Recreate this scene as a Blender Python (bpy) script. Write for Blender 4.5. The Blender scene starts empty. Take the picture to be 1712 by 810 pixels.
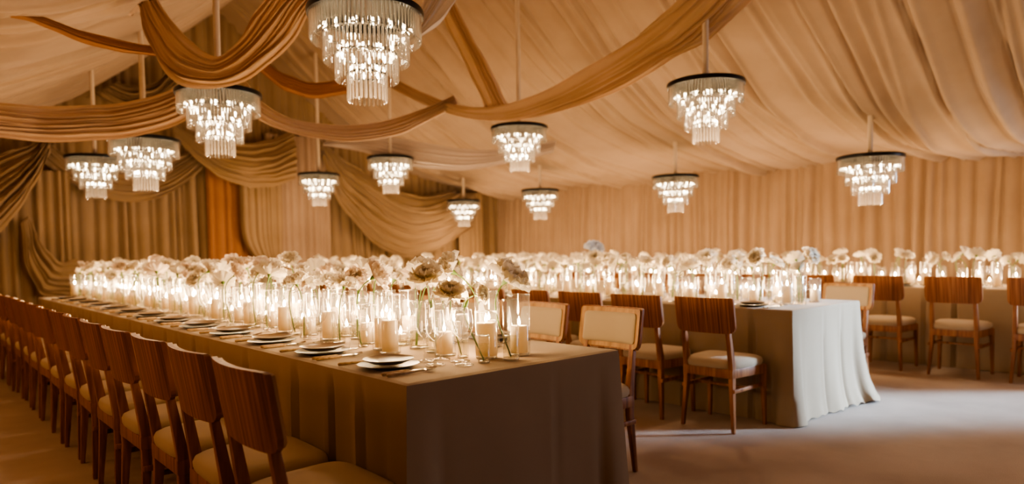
import bpy, bmesh, math, random, json
from mathutils import Vector, Matrix
import numpy as np
rnd = random.Random(7)
PI = math.pi
sc = bpy.context.scene
COL = sc.collection
R = math.radians

# ------------------------------------------------------------------ materials
def nodes(name):
    m = bpy.data.materials.new(name); m.use_nodes = True
    nt = m.node_tree; nt.nodes.clear()
    out = nt.nodes.new('ShaderNodeOutputMaterial')
    return m, nt, out
def lk(nt, a, b): nt.links.new(a, b)
def ramp(nt, fac, stops):
    r = nt.nodes.new('ShaderNodeValToRGB')
    el = r.color_ramp.elements
    el[0].position, el[0].color = stops[0][0], (*stops[0][1], 1)
    el[1].position, el[1].color = stops[-1][0], (*stops[-1][1], 1)
    for p, c in stops[1:-1]:
        e = el.new(p); e.color = (*c, 1)
    lk(nt, fac, r.inputs[0]); return r.outputs[0]
def coords(nt, scale=(1, 1, 1), kind='Object'):
    t = nt.nodes.new('ShaderNodeTexCoord'); mp = nt.nodes.new('ShaderNodeMapping')
    mp.inputs['Scale'].default_value = scale
    lk(nt, t.outputs[kind], mp.inputs[0]); return mp.outputs[0]
def noise(nt, vec, scale, detail=3, rough=.55):
    n = nt.nodes.new('ShaderNodeTexNoise'); n.inputs['Scale'].default_value = scale
    n.inputs['Detail'].default_value = detail; n.inputs['Roughness'].default_value = rough
    if vec is not None: lk(nt, vec, n.inputs['Vector'])
    return n.outputs['Fac']
def bump(nt, h, strength, dist=.01):
    b = nt.nodes.new('ShaderNodeBump'); b.inputs['Strength'].default_value = strength
    b.inputs['Distance'].default_value = dist; lk(nt, h, b.inputs['Height']); return b.outputs[0]
def fabric(name, c, c2=None, transl=.0, weave=900., sheen=.15, bs=.12):
    c2 = c2 or tuple(x * .86 for x in c)
    m, nt, out = nodes(name)
    v = coords(nt)
    col = ramp(nt, noise(nt, v, 2.2, 4), [(.3, c2), (.7, c)])
    b = bump(nt, noise(nt, v, weave, 1), bs, .002)
    p = nt.nodes.new('ShaderNodeBsdfPrincipled')
    p.inputs['Roughness'].default_value = .85
    p.inputs['Sheen Weight'].default_value = sheen
    p.inputs['Specular IOR Level'].default_value = .15
    lk(nt, col, p.inputs['Base Color']); lk(nt, b, p.inputs['Normal'])
    if transl:
        t = nt.nodes.new('ShaderNodeBsdfTranslucent'); lk(nt, col, t.inputs['Color']); lk(nt, b, t.inputs['Normal'])
        mx = nt.nodes.new('ShaderNodeMixShader'); mx.inputs[0].default_value = transl
        lk(nt, p.outputs[0], mx.inputs[1]); lk(nt, t.outputs[0], mx.inputs[2]); lk(nt, mx.outputs[0], out.inputs[0])
    else:
        lk(nt, p.outputs[0], out.inputs[0])
    return m
def simple(name, c, rough=.5, metal=0., spec=.5, coat=0.):
    m, nt, out = nodes(name)
    v = coords(nt)
    col = ramp(nt, noise(nt, v, 30, 2), [(.3, tuple(x * .9 for x in c)), (.7, c)])
    p = nt.nodes.new('ShaderNodeBsdfPrincipled')
    p.inputs['Roughness'].default_value = rough; p.inputs['Metallic'].default_value = metal
    p.inputs['Specular IOR Level'].default_value = spec; p.inputs['Coat Weight'].default_value = coat
    lk(nt, col, p.inputs['Base Color']); lk(nt, p.outputs[0], out.inputs[0]); return m
def wood(name, dark, mid, light, axis_scale=(9, 130, 1.8), rough=.42):
    m, nt, out = nodes(name)
    v = coords(nt, axis_scale)
    oi = nt.nodes.new('ShaderNodeObjectInfo')
    ad = nt.nodes.new('ShaderNodeVectorMath'); ad.operation = 'ADD'
    lk(nt, v, ad.inputs[0]); lk(nt, oi.outputs['Location'], ad.inputs[1])
    n1 = noise(nt, ad.outputs[0], 1.0, 2, .5)
    col = ramp(nt, n1, [(.32, dark), (.5, mid), (.68, light)])
    p = nt.nodes.new('ShaderNodeBsdfPrincipled'); p.inputs['Roughness'].default_value = rough
    p.inputs['Specular IOR Level'].default_value = .35
    lk(nt, col, p.inputs['Base Color']); lk(nt, bump(nt, n1, .15, .002), p.inputs['Normal'])
    lk(nt, p.outputs[0], out.inputs[0]); return m
def glass(name, tint=(1, 1, 1), boost=1.0, glow=0., base=.035):
    # thin clear glass: transparent with a Fresnel reflection
    m, nt, out = nodes(name)
    tr = nt.nodes.new('ShaderNodeBsdfTransparent'); tr.inputs[0].default_value = (*tint, 1)
    gl = nt.nodes.new('ShaderNodeBsdfGlossy'); gl.inputs['Roughness'].default_value = .04
    lw = nt.nodes.new('ShaderNodeLayerWeight'); lw.inputs[0].default_value = .35
    pw = nt.nodes.new('ShaderNodeMath'); pw.operation = 'POWER'; pw.inputs[1].default_value = 2.2
    lk(nt, lw.outputs['Facing'], pw.inputs[0])
    ma = nt.nodes.new('ShaderNodeMath'); ma.operation = 'MULTIPLY_ADD'
    ma.inputs[1].default_value = .62 * boost; ma.inputs[2].default_value = base; ma.use_clamp = True
    lk(nt, pw.outputs[0], ma.inputs[0])
    mx = nt.nodes.new('ShaderNodeMixShader'); lk(nt, ma.outputs[0], mx.inputs[0])
    lk(nt, tr.outputs[0], mx.inputs[1]); lk(nt, gl.outputs[0], mx.inputs[2])
    last = mx
    if glow:
        df = nt.nodes.new('ShaderNodeBsdfTranslucent'); df.inputs[0].default_value = (.98, .95, .9, 1)
        d2 = nt.nodes.new('ShaderNodeBsdfDiffuse'); d2.inputs[0].default_value = (.98, .95, .9, 1)
        m0 = nt.nodes.new('ShaderNodeMixShader'); m0.inputs[0].default_value = .5
        lk(nt, df.outputs[0], m0.inputs[1]); lk(nt, d2.outputs[0], m0.inputs[2])
        m2 = nt.nodes.new('ShaderNodeMixShader'); m2.inputs[0].default_value = glow
        lk(nt, mx.outputs[0], m2.inputs[1]); lk(nt, m0.outputs[0], m2.inputs[2]); last = m2
    lk(nt, last.outputs[0], out.inputs[0]); return m
def emit(name, c, s):
    m, nt, out = nodes(name)
    e = nt.nodes.new('ShaderNodeEmission'); e.inputs[0].default_value = (*c, 1); e.inputs[1].default_value = s
    lk(nt, e.outputs[0], out.inputs[0]); return m
def crystalmat():
    # cut crystal: refracting prisms with a little scattered light
    m, nt, out = nodes('cut crystal')
    g = nt.nodes.new('ShaderNodeBsdfGlass'); g.inputs['Roughness'].default_value = .0; g.inputs['IOR'].default_value = 1.5
    g.inputs[0].default_value = (1, .985, .96, 1)
    tr = nt.nodes.new('ShaderNodeBsdfTransparent'); tr.inputs[0].default_value = (1, .99, .97, 1)
    mx = nt.nodes.new('ShaderNodeMixShader'); mx.inputs[0].default_value = .35
    lk(nt, g.outputs[0], mx.inputs[1]); lk(nt, tr.outputs[0], mx.inputs[2])
    t = nt.nodes.new('ShaderNodeBsdfTranslucent'); t.inputs[0].default_value = (1, .93, .82, 1)
    m2 = nt.nodes.new('ShaderNodeMixShader'); m2.inputs[0].default_value = .14
    lk(nt, mx.outputs[0], m2.inputs[1]); lk(nt, t.outputs[0], m2.inputs[2]); lk(nt, m2.outputs[0], out.inputs[0]); return m
def waxmat():
    m, nt, out = nodes('ivory wax')
    p = nt.nodes.new('ShaderNodeBsdfPrincipled'); p.inputs['Roughness'].default_value = .5
    p.inputs['Base Color'].default_value = (.93, .84, .68, 1)
    t = nt.nodes.new('ShaderNodeBsdfTranslucent'); t.inputs[0].default_value = (.98, .85, .62, 1)
    col = ramp(nt, noise(nt, coords(nt), 18, 2), [(.3, (.9, .8, .64)), (.7, (.95, .87, .72))])
    lk(nt, col, p.inputs['Base Color'])
    mx = nt.nodes.new('ShaderNodeMixShader'); mx.inputs[0].default_value = .55
    lk(nt, p.outputs[0], mx.inputs[1]); lk(nt, t.outputs[0], mx.inputs[2]); lk(nt, mx.outputs[0], out.inputs[0]); return m
def petalmat(name, c, core):
    m, nt, out = nodes(name)
    t = nt.nodes.new('ShaderNodeTexCoord'); ln = nt.nodes.new('ShaderNodeVectorMath'); ln.operation = 'LENGTH'
    lk(nt, t.outputs['Object'], ln.inputs[0])
    col = ramp(nt, ln.outputs['Value'], [(.008, core), (.03, c), (.07, tuple(min(1, x * 1.04) for x in c))])
    p = nt.nodes.new('ShaderNodeBsdfPrincipled'); p.inputs['Roughness'].default_value = .7
    p.inputs['Specular IOR Level'].default_value = .2
    tl = nt.nodes.new('ShaderNodeBsdfTranslucent')
    lk(nt, col, p.inputs['Base Color']); lk(nt, col, tl.inputs[0])
    mx = nt.nodes.new('ShaderNodeMixShader'); mx.inputs[0].default_value = .6
    lk(nt, p.outputs[0], mx.inputs[1]); lk(nt, tl.outputs[0], mx.inputs[2]); lk(nt, mx.outputs[0], out.inputs[0]); return m
def carpet():
    m, nt, out = nodes('beige carpet')
    v = coords(nt)
    a = noise(nt, v, 1.3, 4); b = noise(nt, v, 260, 2)
    mixv = nt.nodes.new('ShaderNodeMath'); mixv.operation = 'MULTIPLY_ADD'; mixv.inputs[1].default_value = .45
    lk(nt, b, mixv.inputs[0]); lk(nt, a, mixv.inputs[2])
    col = ramp(nt, mixv.outputs[0], [(.45, (.38, .31, .255)), (.95, (.55, .46, .385))])
    p = nt.nodes.new('ShaderNodeBsdfPrincipled'); p.inputs['Roughness'].default_value = .95
    p.inputs['Specular IOR Level'].default_value = .05
    lk(nt, col, p.inputs['Base Color']); lk(nt, bump(nt, b, .5, .006), p.inputs['Normal'])
    lk(nt, p.outputs[0], out.inputs[0]); return m

M = dict(
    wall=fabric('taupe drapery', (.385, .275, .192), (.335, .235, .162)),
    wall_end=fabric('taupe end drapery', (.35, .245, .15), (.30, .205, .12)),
    ceil=fabric('tan ceiling liner', (.47, .355, .255), (.41, .305, .215)),
    swag=fabric('peach swag cloth', (.62, .44, .295), (.56, .39, .25), transl=.22),
    rust=fabric('rust swag cloth', (.42, .20, .08), (.36, .17, .07), transl=.3),
    pale=fabric('pale swag cloth', (.62, .53, .46), (.56, .47, .40), transl=.22),  # cool daylight tint of the lilac swag is mixed into this colour
    taupe=fabric('taupe swag cloth', (.36, .25, .15), (.31, .21, .12), transl=.1),
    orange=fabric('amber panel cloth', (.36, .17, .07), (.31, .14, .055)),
    cloth=fabric('stone linen', (.375, .285, .19), (.335, .25, .165), weave=1400, bs=.25),
    carpet=carpet(),
    wood=wood('walnut veneer', (.13, .040, .014), (.27, .098, .034), (.42, .18, .068)),
    wood_leg=wood('walnut frame', (.17, .060, .022), (.29, .115, .042), (.40, .18, .07), (40, 40, 3)),
    wood_light=wood('oak trim', (.30, .15, .055), (.42, .23, .09), (.52, .30, .13), (30, 30, 4)),
    cushion=fabric('cream upholstery', (.52, .42, .30), (.47, .38, .265), weave=1100, bs=.3),
    black=simple('black metal', (.012, .011, .010), .35, .6),
    rod=fabric('rod sleeve cloth', (.74, .62, .48)),
    crystal=crystalmat(),
    glass=glass('clear glass', (.985, .985, .98), 1.15, glow=.03, base=.06),
    rim=glass('glass rim', (.95, .95, .95), 1.2, base=.25),
    bulb=emit('warm bulb', (1, .78, .50), 60.),
    flame=emit('candle flame', (1, .74, .42), 380.),
    wax=waxmat(),
    wick=simple('charred wick', (.02, .015, .01), .9),
    petal=petalmat('ivory petals', (.92, .86, .73), (.88, .82, .62)),
    petal2=petalmat('blush petals', (.90, .79, .66), (.88, .75, .56)),
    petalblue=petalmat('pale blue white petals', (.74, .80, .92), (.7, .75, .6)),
    stem=simple('green stem', (.085, .16, .03), .5),
    water=glass('vase water', (.93, .92, .84), .35, base=.02),
    plate=simple('stone glazed plate', (.26, .185, .12), .3),
    charger=simple('dark rimmed charger', (.09, .068, .048), .4),
    steel=simple('polished steel', (.7, .66, .6), .22, 1.),
    handle=wood('pale wood handle', (.34, .22, .11), (.48, .33, .18), (.58, .42, .25), (50, 50, 50)),
)

# ------------------------------------------------------------------ mesh helpers
class MB:
    def __init__(s): s.v = []; s.f = []
    def add(s, vs, fs):
        o = len(s.v); s.v.extend([tuple(p) for p in vs]); s.f.extend([tuple(i + o for i in f) for f in fs]); return s
    def grid(s, rows, closed=False, flip=False):
        n = len(rows[0]); vs = [p for r in rows for p in r]; fs = []
        for i in range(len(rows) - 1):
            for j in range(n if closed else n - 1):
                a, b = i * n + j, i * n + (j + 1) % n
                q = (a, b, b + n, a + n); fs.append(q[::-1] if flip else q)
        return s.add(vs, fs)
    def box(s, x0, x1, y0, y1, z0, z1):
        vs = [(x, y, z) for z in (z0, z1) for y in (y0, y1) for x in (x0, x1)]
        return s.add(vs, [(0, 2, 3, 1), (4, 5, 7, 6), (0, 1, 5, 4), (2, 6, 7, 3), (0, 4, 6, 2), (1, 3, 7, 5)])
    def lathe(s, prof, n=20, c=(0, 0, 0)):
        rows = [[(c[0] + r * math.cos(2 * PI * j / n), c[1] + r * math.sin(2 * PI * j / n), c[2] + z) for j in range(n)] for r, z in prof]
        return s.grid(rows, True)
    def cap(s, r, z, n=20, c=(0, 0, 0), up=True):
        vs = [(c[0] + r * math.cos(2 * PI * j / n), c[1] + r * math.sin(2 * PI * j / n), c[2] + z) for j in range(n)]
        return s.add(vs, [tuple(range(n)) if up else tuple(range(n))[::-1]])
    def tube(s, pts, rad, n=8, caps=True):
        pts = [Vector(p) for p in pts]; rows = []
        for i, p in enumerate(pts):
            t = (pts[min(i + 1, len(pts) - 1)] - pts[max(i - 1, 0)]).normalized()
            a = t.cross(Vector((0, 1, 0)) if abs(t.y) < .8 else Vector((1, 0, 0))).normalized(); b = t.cross(a)
            r = rad[i] if isinstance(rad, (list, tuple)) else rad
            rows.append([p + (a * math.cos(2 * PI * j / n) + b * math.sin(2 * PI * j / n)) * r for j in range(n)])
        s.grid(rows, True)
        if caps:
            s.add(rows[0], [tuple(range(n))[::-1]]); s.add(rows[-1], [tuple(range(n))])
        return s
    def beam(s, pts, sizes):
        # square section bar through pts, sizes (sx, sy) per point, section kept in the xy plane
        rows = []
        for p, (a, b) in zip(pts, sizes):
            rows.append([(p[0] - a, p[1] - b, p[2]), (p[0] + a, p[1] - b, p[2]), (p[0] + a, p[1] + b, p[2]), (p[0] - a, p[1] + b, p[2])])
        s.grid(rows, True); s.add(rows[0], [(3, 2, 1, 0)]); s.add(rows[-1], [(0, 1, 2, 3)]); return s
    def mesh(s, name, mat, smooth=True, bevel=0.):
        me = bpy.data.meshes.new(name); me.from_pydata(s.v, [], s.f); me.materials.append(mat)
        bm = bmesh.new(); bm.from_mesh(me)
        bmesh.ops.recalc_face_normals(bm, faces=bm.faces) if bevel else None
        if bevel:
            bmesh.ops.remove_doubles(bm, verts=bm.verts, dist=1e-5)
            es = [e for e in bm.edges if len(e.link_faces) == 2 and e.calc_face_angle(0) > .7]
            bmesh.ops.bevel(bm, geom=es, offset=bevel, segments=2, affect='EDGES', profile=.6)
        bm.to_mesh(me); bm.free()
        if smooth: me.polygons.foreach_set('use_smooth', [True] * len(me.polygons))
        if smooth == 'angle':
            try: me.set_sharp_from_angle(angle=R(40))
            except Exception: pass
        return me
def ob(name, me, parent=None, loc=(0, 0, 0), rot=(0, 0, 0)):
    o = bpy.data.objects.new(name, me); COL.objects.link(o); o.location = loc; o.rotation_euler = rot
    if parent is not None: o.parent = parent
    return o
def tag(o, label, cat, group=None, kind=None):
    o['label'] = label; o['category'] = cat
    if group: o['group'] = group
    if kind: o['kind'] = kind
    return o
def struct(o): o['kind'] = 'structure'; return o
def empty(name, loc, rot=(0, 0, 0)):
    o = bpy.data.objects.new(name, None); COL.objects.link(o); o.location = loc; o.rotation_euler = rot; o.empty_display_size = .1; return o
def dup(o, loc, rot=None, scale=None):
    c = o.copy(); COL.objects.link(c); c.location = loc
    if rot is not None: c.rotation_euler = rot
    if scale is not None: c.scale = scale
    for ch in o.children:
        d = ch.copy(); COL.objects.link(d); d.parent = c
        for g in ch.children:
            e = g.copy(); COL.objects.link(e); e.parent = d
    return c
ORD = ['first', 'second', 'third', 'fourth', 'fifth', 'sixth', 'seventh', 'eighth', 'ninth', 'tenth', 'eleventh', 'twelfth', 'thirteenth', 'fourteenth', 'fifteenth', 'sixteenth']

# ------------------------------------------------------------------ pleat functions
def pleat_profile(length, step, lo, hi, amp, seed, sharp=1.0):
    # irregular soft drapery folds along a line: returns offsets at every step
    r = random.Random(seed); n = int(length / step) + 1; x = np.arange(n) * step; y = np.zeros(n); p = 0.
    while p < length:
        w = r.uniform(lo, hi); a = amp * r.uniform(.45, 1.1)
        m = (x >= p) & (x < p + w); t = (x[m] - p) / w
        y[m] += a * np.sin(PI * t) ** sharp
        p += w
    return x, y
def crease_field(n, length, step, lo, hi, seed, drift, nv):
    # ridges running across, each wandering a little: array [nv][n]
    r = random.Random(seed); x = np.arange(n) * step; out = np.zeros((nv, n)); p = 0.
    tv = np.linspace(0, 1, nv)
    while p < length + 1:
        w = r.uniform(.018, .055); a = r.uniform(.018, .085); d = r.uniform(-drift, drift); ph = r.uniform(0, 6.28); am = r.uniform(.0, .05)
        gv = r.uniform(.03, .10) if r.random() < .7 else 0.; gw = r.uniform(.014, .026); so = r.uniform(-1.6, 1.6) * w
        for i, t in enumerate(tv):
            c = p + d * t + am * math.sin(ph + 3 * t)
            out[i] += a * np.exp(-((x - c) / w) ** 2) * (.55 + .45 * t)
            out[i] -= gv * np.exp(-((x - c - so) / gw) ** 2)
            out[i] -= .5 * a * np.exp(-((x - c - 1.6 * w) / (1.5 * w)) ** 2)
        p += r.uniform(lo, hi)
    return out

KCH, KCA, KDAY, KSKY, KAMB = 21., 11., 38., 100., .10
VT, LOOK, EXPO = 'AgX', 'AgX - Medium High Contrast', 0.12

# ------------------------------------------------------------------ the tent: floor, liner, drapery walls
VR, VL, UE, UN, VC = 9.4, -1.8, 10.8, -3.2, 3.8      # right wall, left wall, end wall, near wall, ridge
_d = [0, .6, 1.25, 2, 3, 4, 5, 5.7]; _z = [4.95, 4.45, 3.9, 3.34, 2.82, 2.56, 2.42, 2.37]
def ceil_z(v, u):
    d = abs(v - VC); z = float(np.interp(d, _d, _z))
    z += .05 * math.cos((u - .6) * 2 * PI / 2.6) * min(1, d / 2) - .045
    if v > VC: z -= .30 * math.exp(-((u - 2.0) / 1.5) ** 2) * math.exp(-((d - 3.6) / 1.5) ** 2) + .07 * math.exp(-((u - 1.6) / 1.6) ** 2)
    return z
struct(ob('floor', MB().grid([[(x, y, 0) for x in np.linspace(VL, VR, 24)] for y in np.linspace(UN, UE, 28)], flip=False).mesh('floor', M['carpet'], False)))
def smoothed_z(v, u):
    return (ceil_z(v - .12, u) + 2 * ceil_z(v, u) + ceil_z(v + .12, u)) / 4 if abs(v - VC) > .15 else ceil_z(v, u)
for side, name in ((1, 'ceiling'), (-1, 'ceiling_left')):
    step = .02; n = int((UE - UN) / step) + 1; nv = 64
    cf = crease_field(n, UE - UN, step, .09, .30, 11 + side, .5, nv)
    vs = np.linspace(VC, VR + .05 if side > 0 else VL - .05, nv)
    rows = []
    for i, v in enumerate(vs):
        k = min(1., i / 6)
        rows.append([(v, UN + j * step, smoothed_z(v, UN + j * step) - k * cf[i][j]) for j in range(n)])
    o = struct(ob('ceiling', MB().grid(rows).mesh('ceiling', M['ceil'])))
def curtain(name, mat, p0, p1, ztop, seed, amp=.15, lo=.05, hi=.21, inward=None, nz=14, lean=.03):
    p0, p1 = Vector(p0), Vector(p1); L = (p1 - p0).length; d = (p1 - p0) / L; nrm = inward or Vector((-d.y, d.x, 0))
    step = .022; x, y = pleat_profile(L, step, lo, hi, amp, seed, .6)
    r = random.Random(seed + 5); ph = r.random() * 6
    rows = []
    for k in range(nz + 1):
        t = k / nz; row = []
        for xi, yi in zip(x, y):
            w = p0 + d * (xi + lean * math.sin(xi * 2.3 + ph) * (1 - t) + .012 * math.sin(xi * 9 + 4 * t))
            zt = ztop(w)
            a = yi * (.35 + .65 * (1 - t) ** .6) if t < .97 else yi * .4
            w = w + nrm * a
            row.append((w.x, w.y, t * zt))
        rows.append(row)
    return ob(name, MB().grid(rows).mesh(name, mat))
struct(curtain('wall_right', M['wall'], (VR, -.7, 0), (VR, UE, 0), lambda w: ceil_z(VR, w.y) + .06 + .02 * math.sin(w.y * 30), 3, inward=Vector((-1, 0, 0))))
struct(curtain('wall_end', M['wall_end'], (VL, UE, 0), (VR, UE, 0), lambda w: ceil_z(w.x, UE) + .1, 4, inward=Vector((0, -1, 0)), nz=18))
struct(curtain('wall_left', M['wall'], (VL, UN, 0), (VL, UE, 0), lambda w: ceil_z(VL, w.y) + .06, 5, inward=Vector((1, 0, 0)), nz=8))
struct(curtain('wall_near', M['wall'], (VL, UN, 0), (VR - 1.2, UN, 0), lambda w: ceil_z(w.x, UN) + .1, 6, inward=Vector((0, 1, 0)), nz=8))

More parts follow.
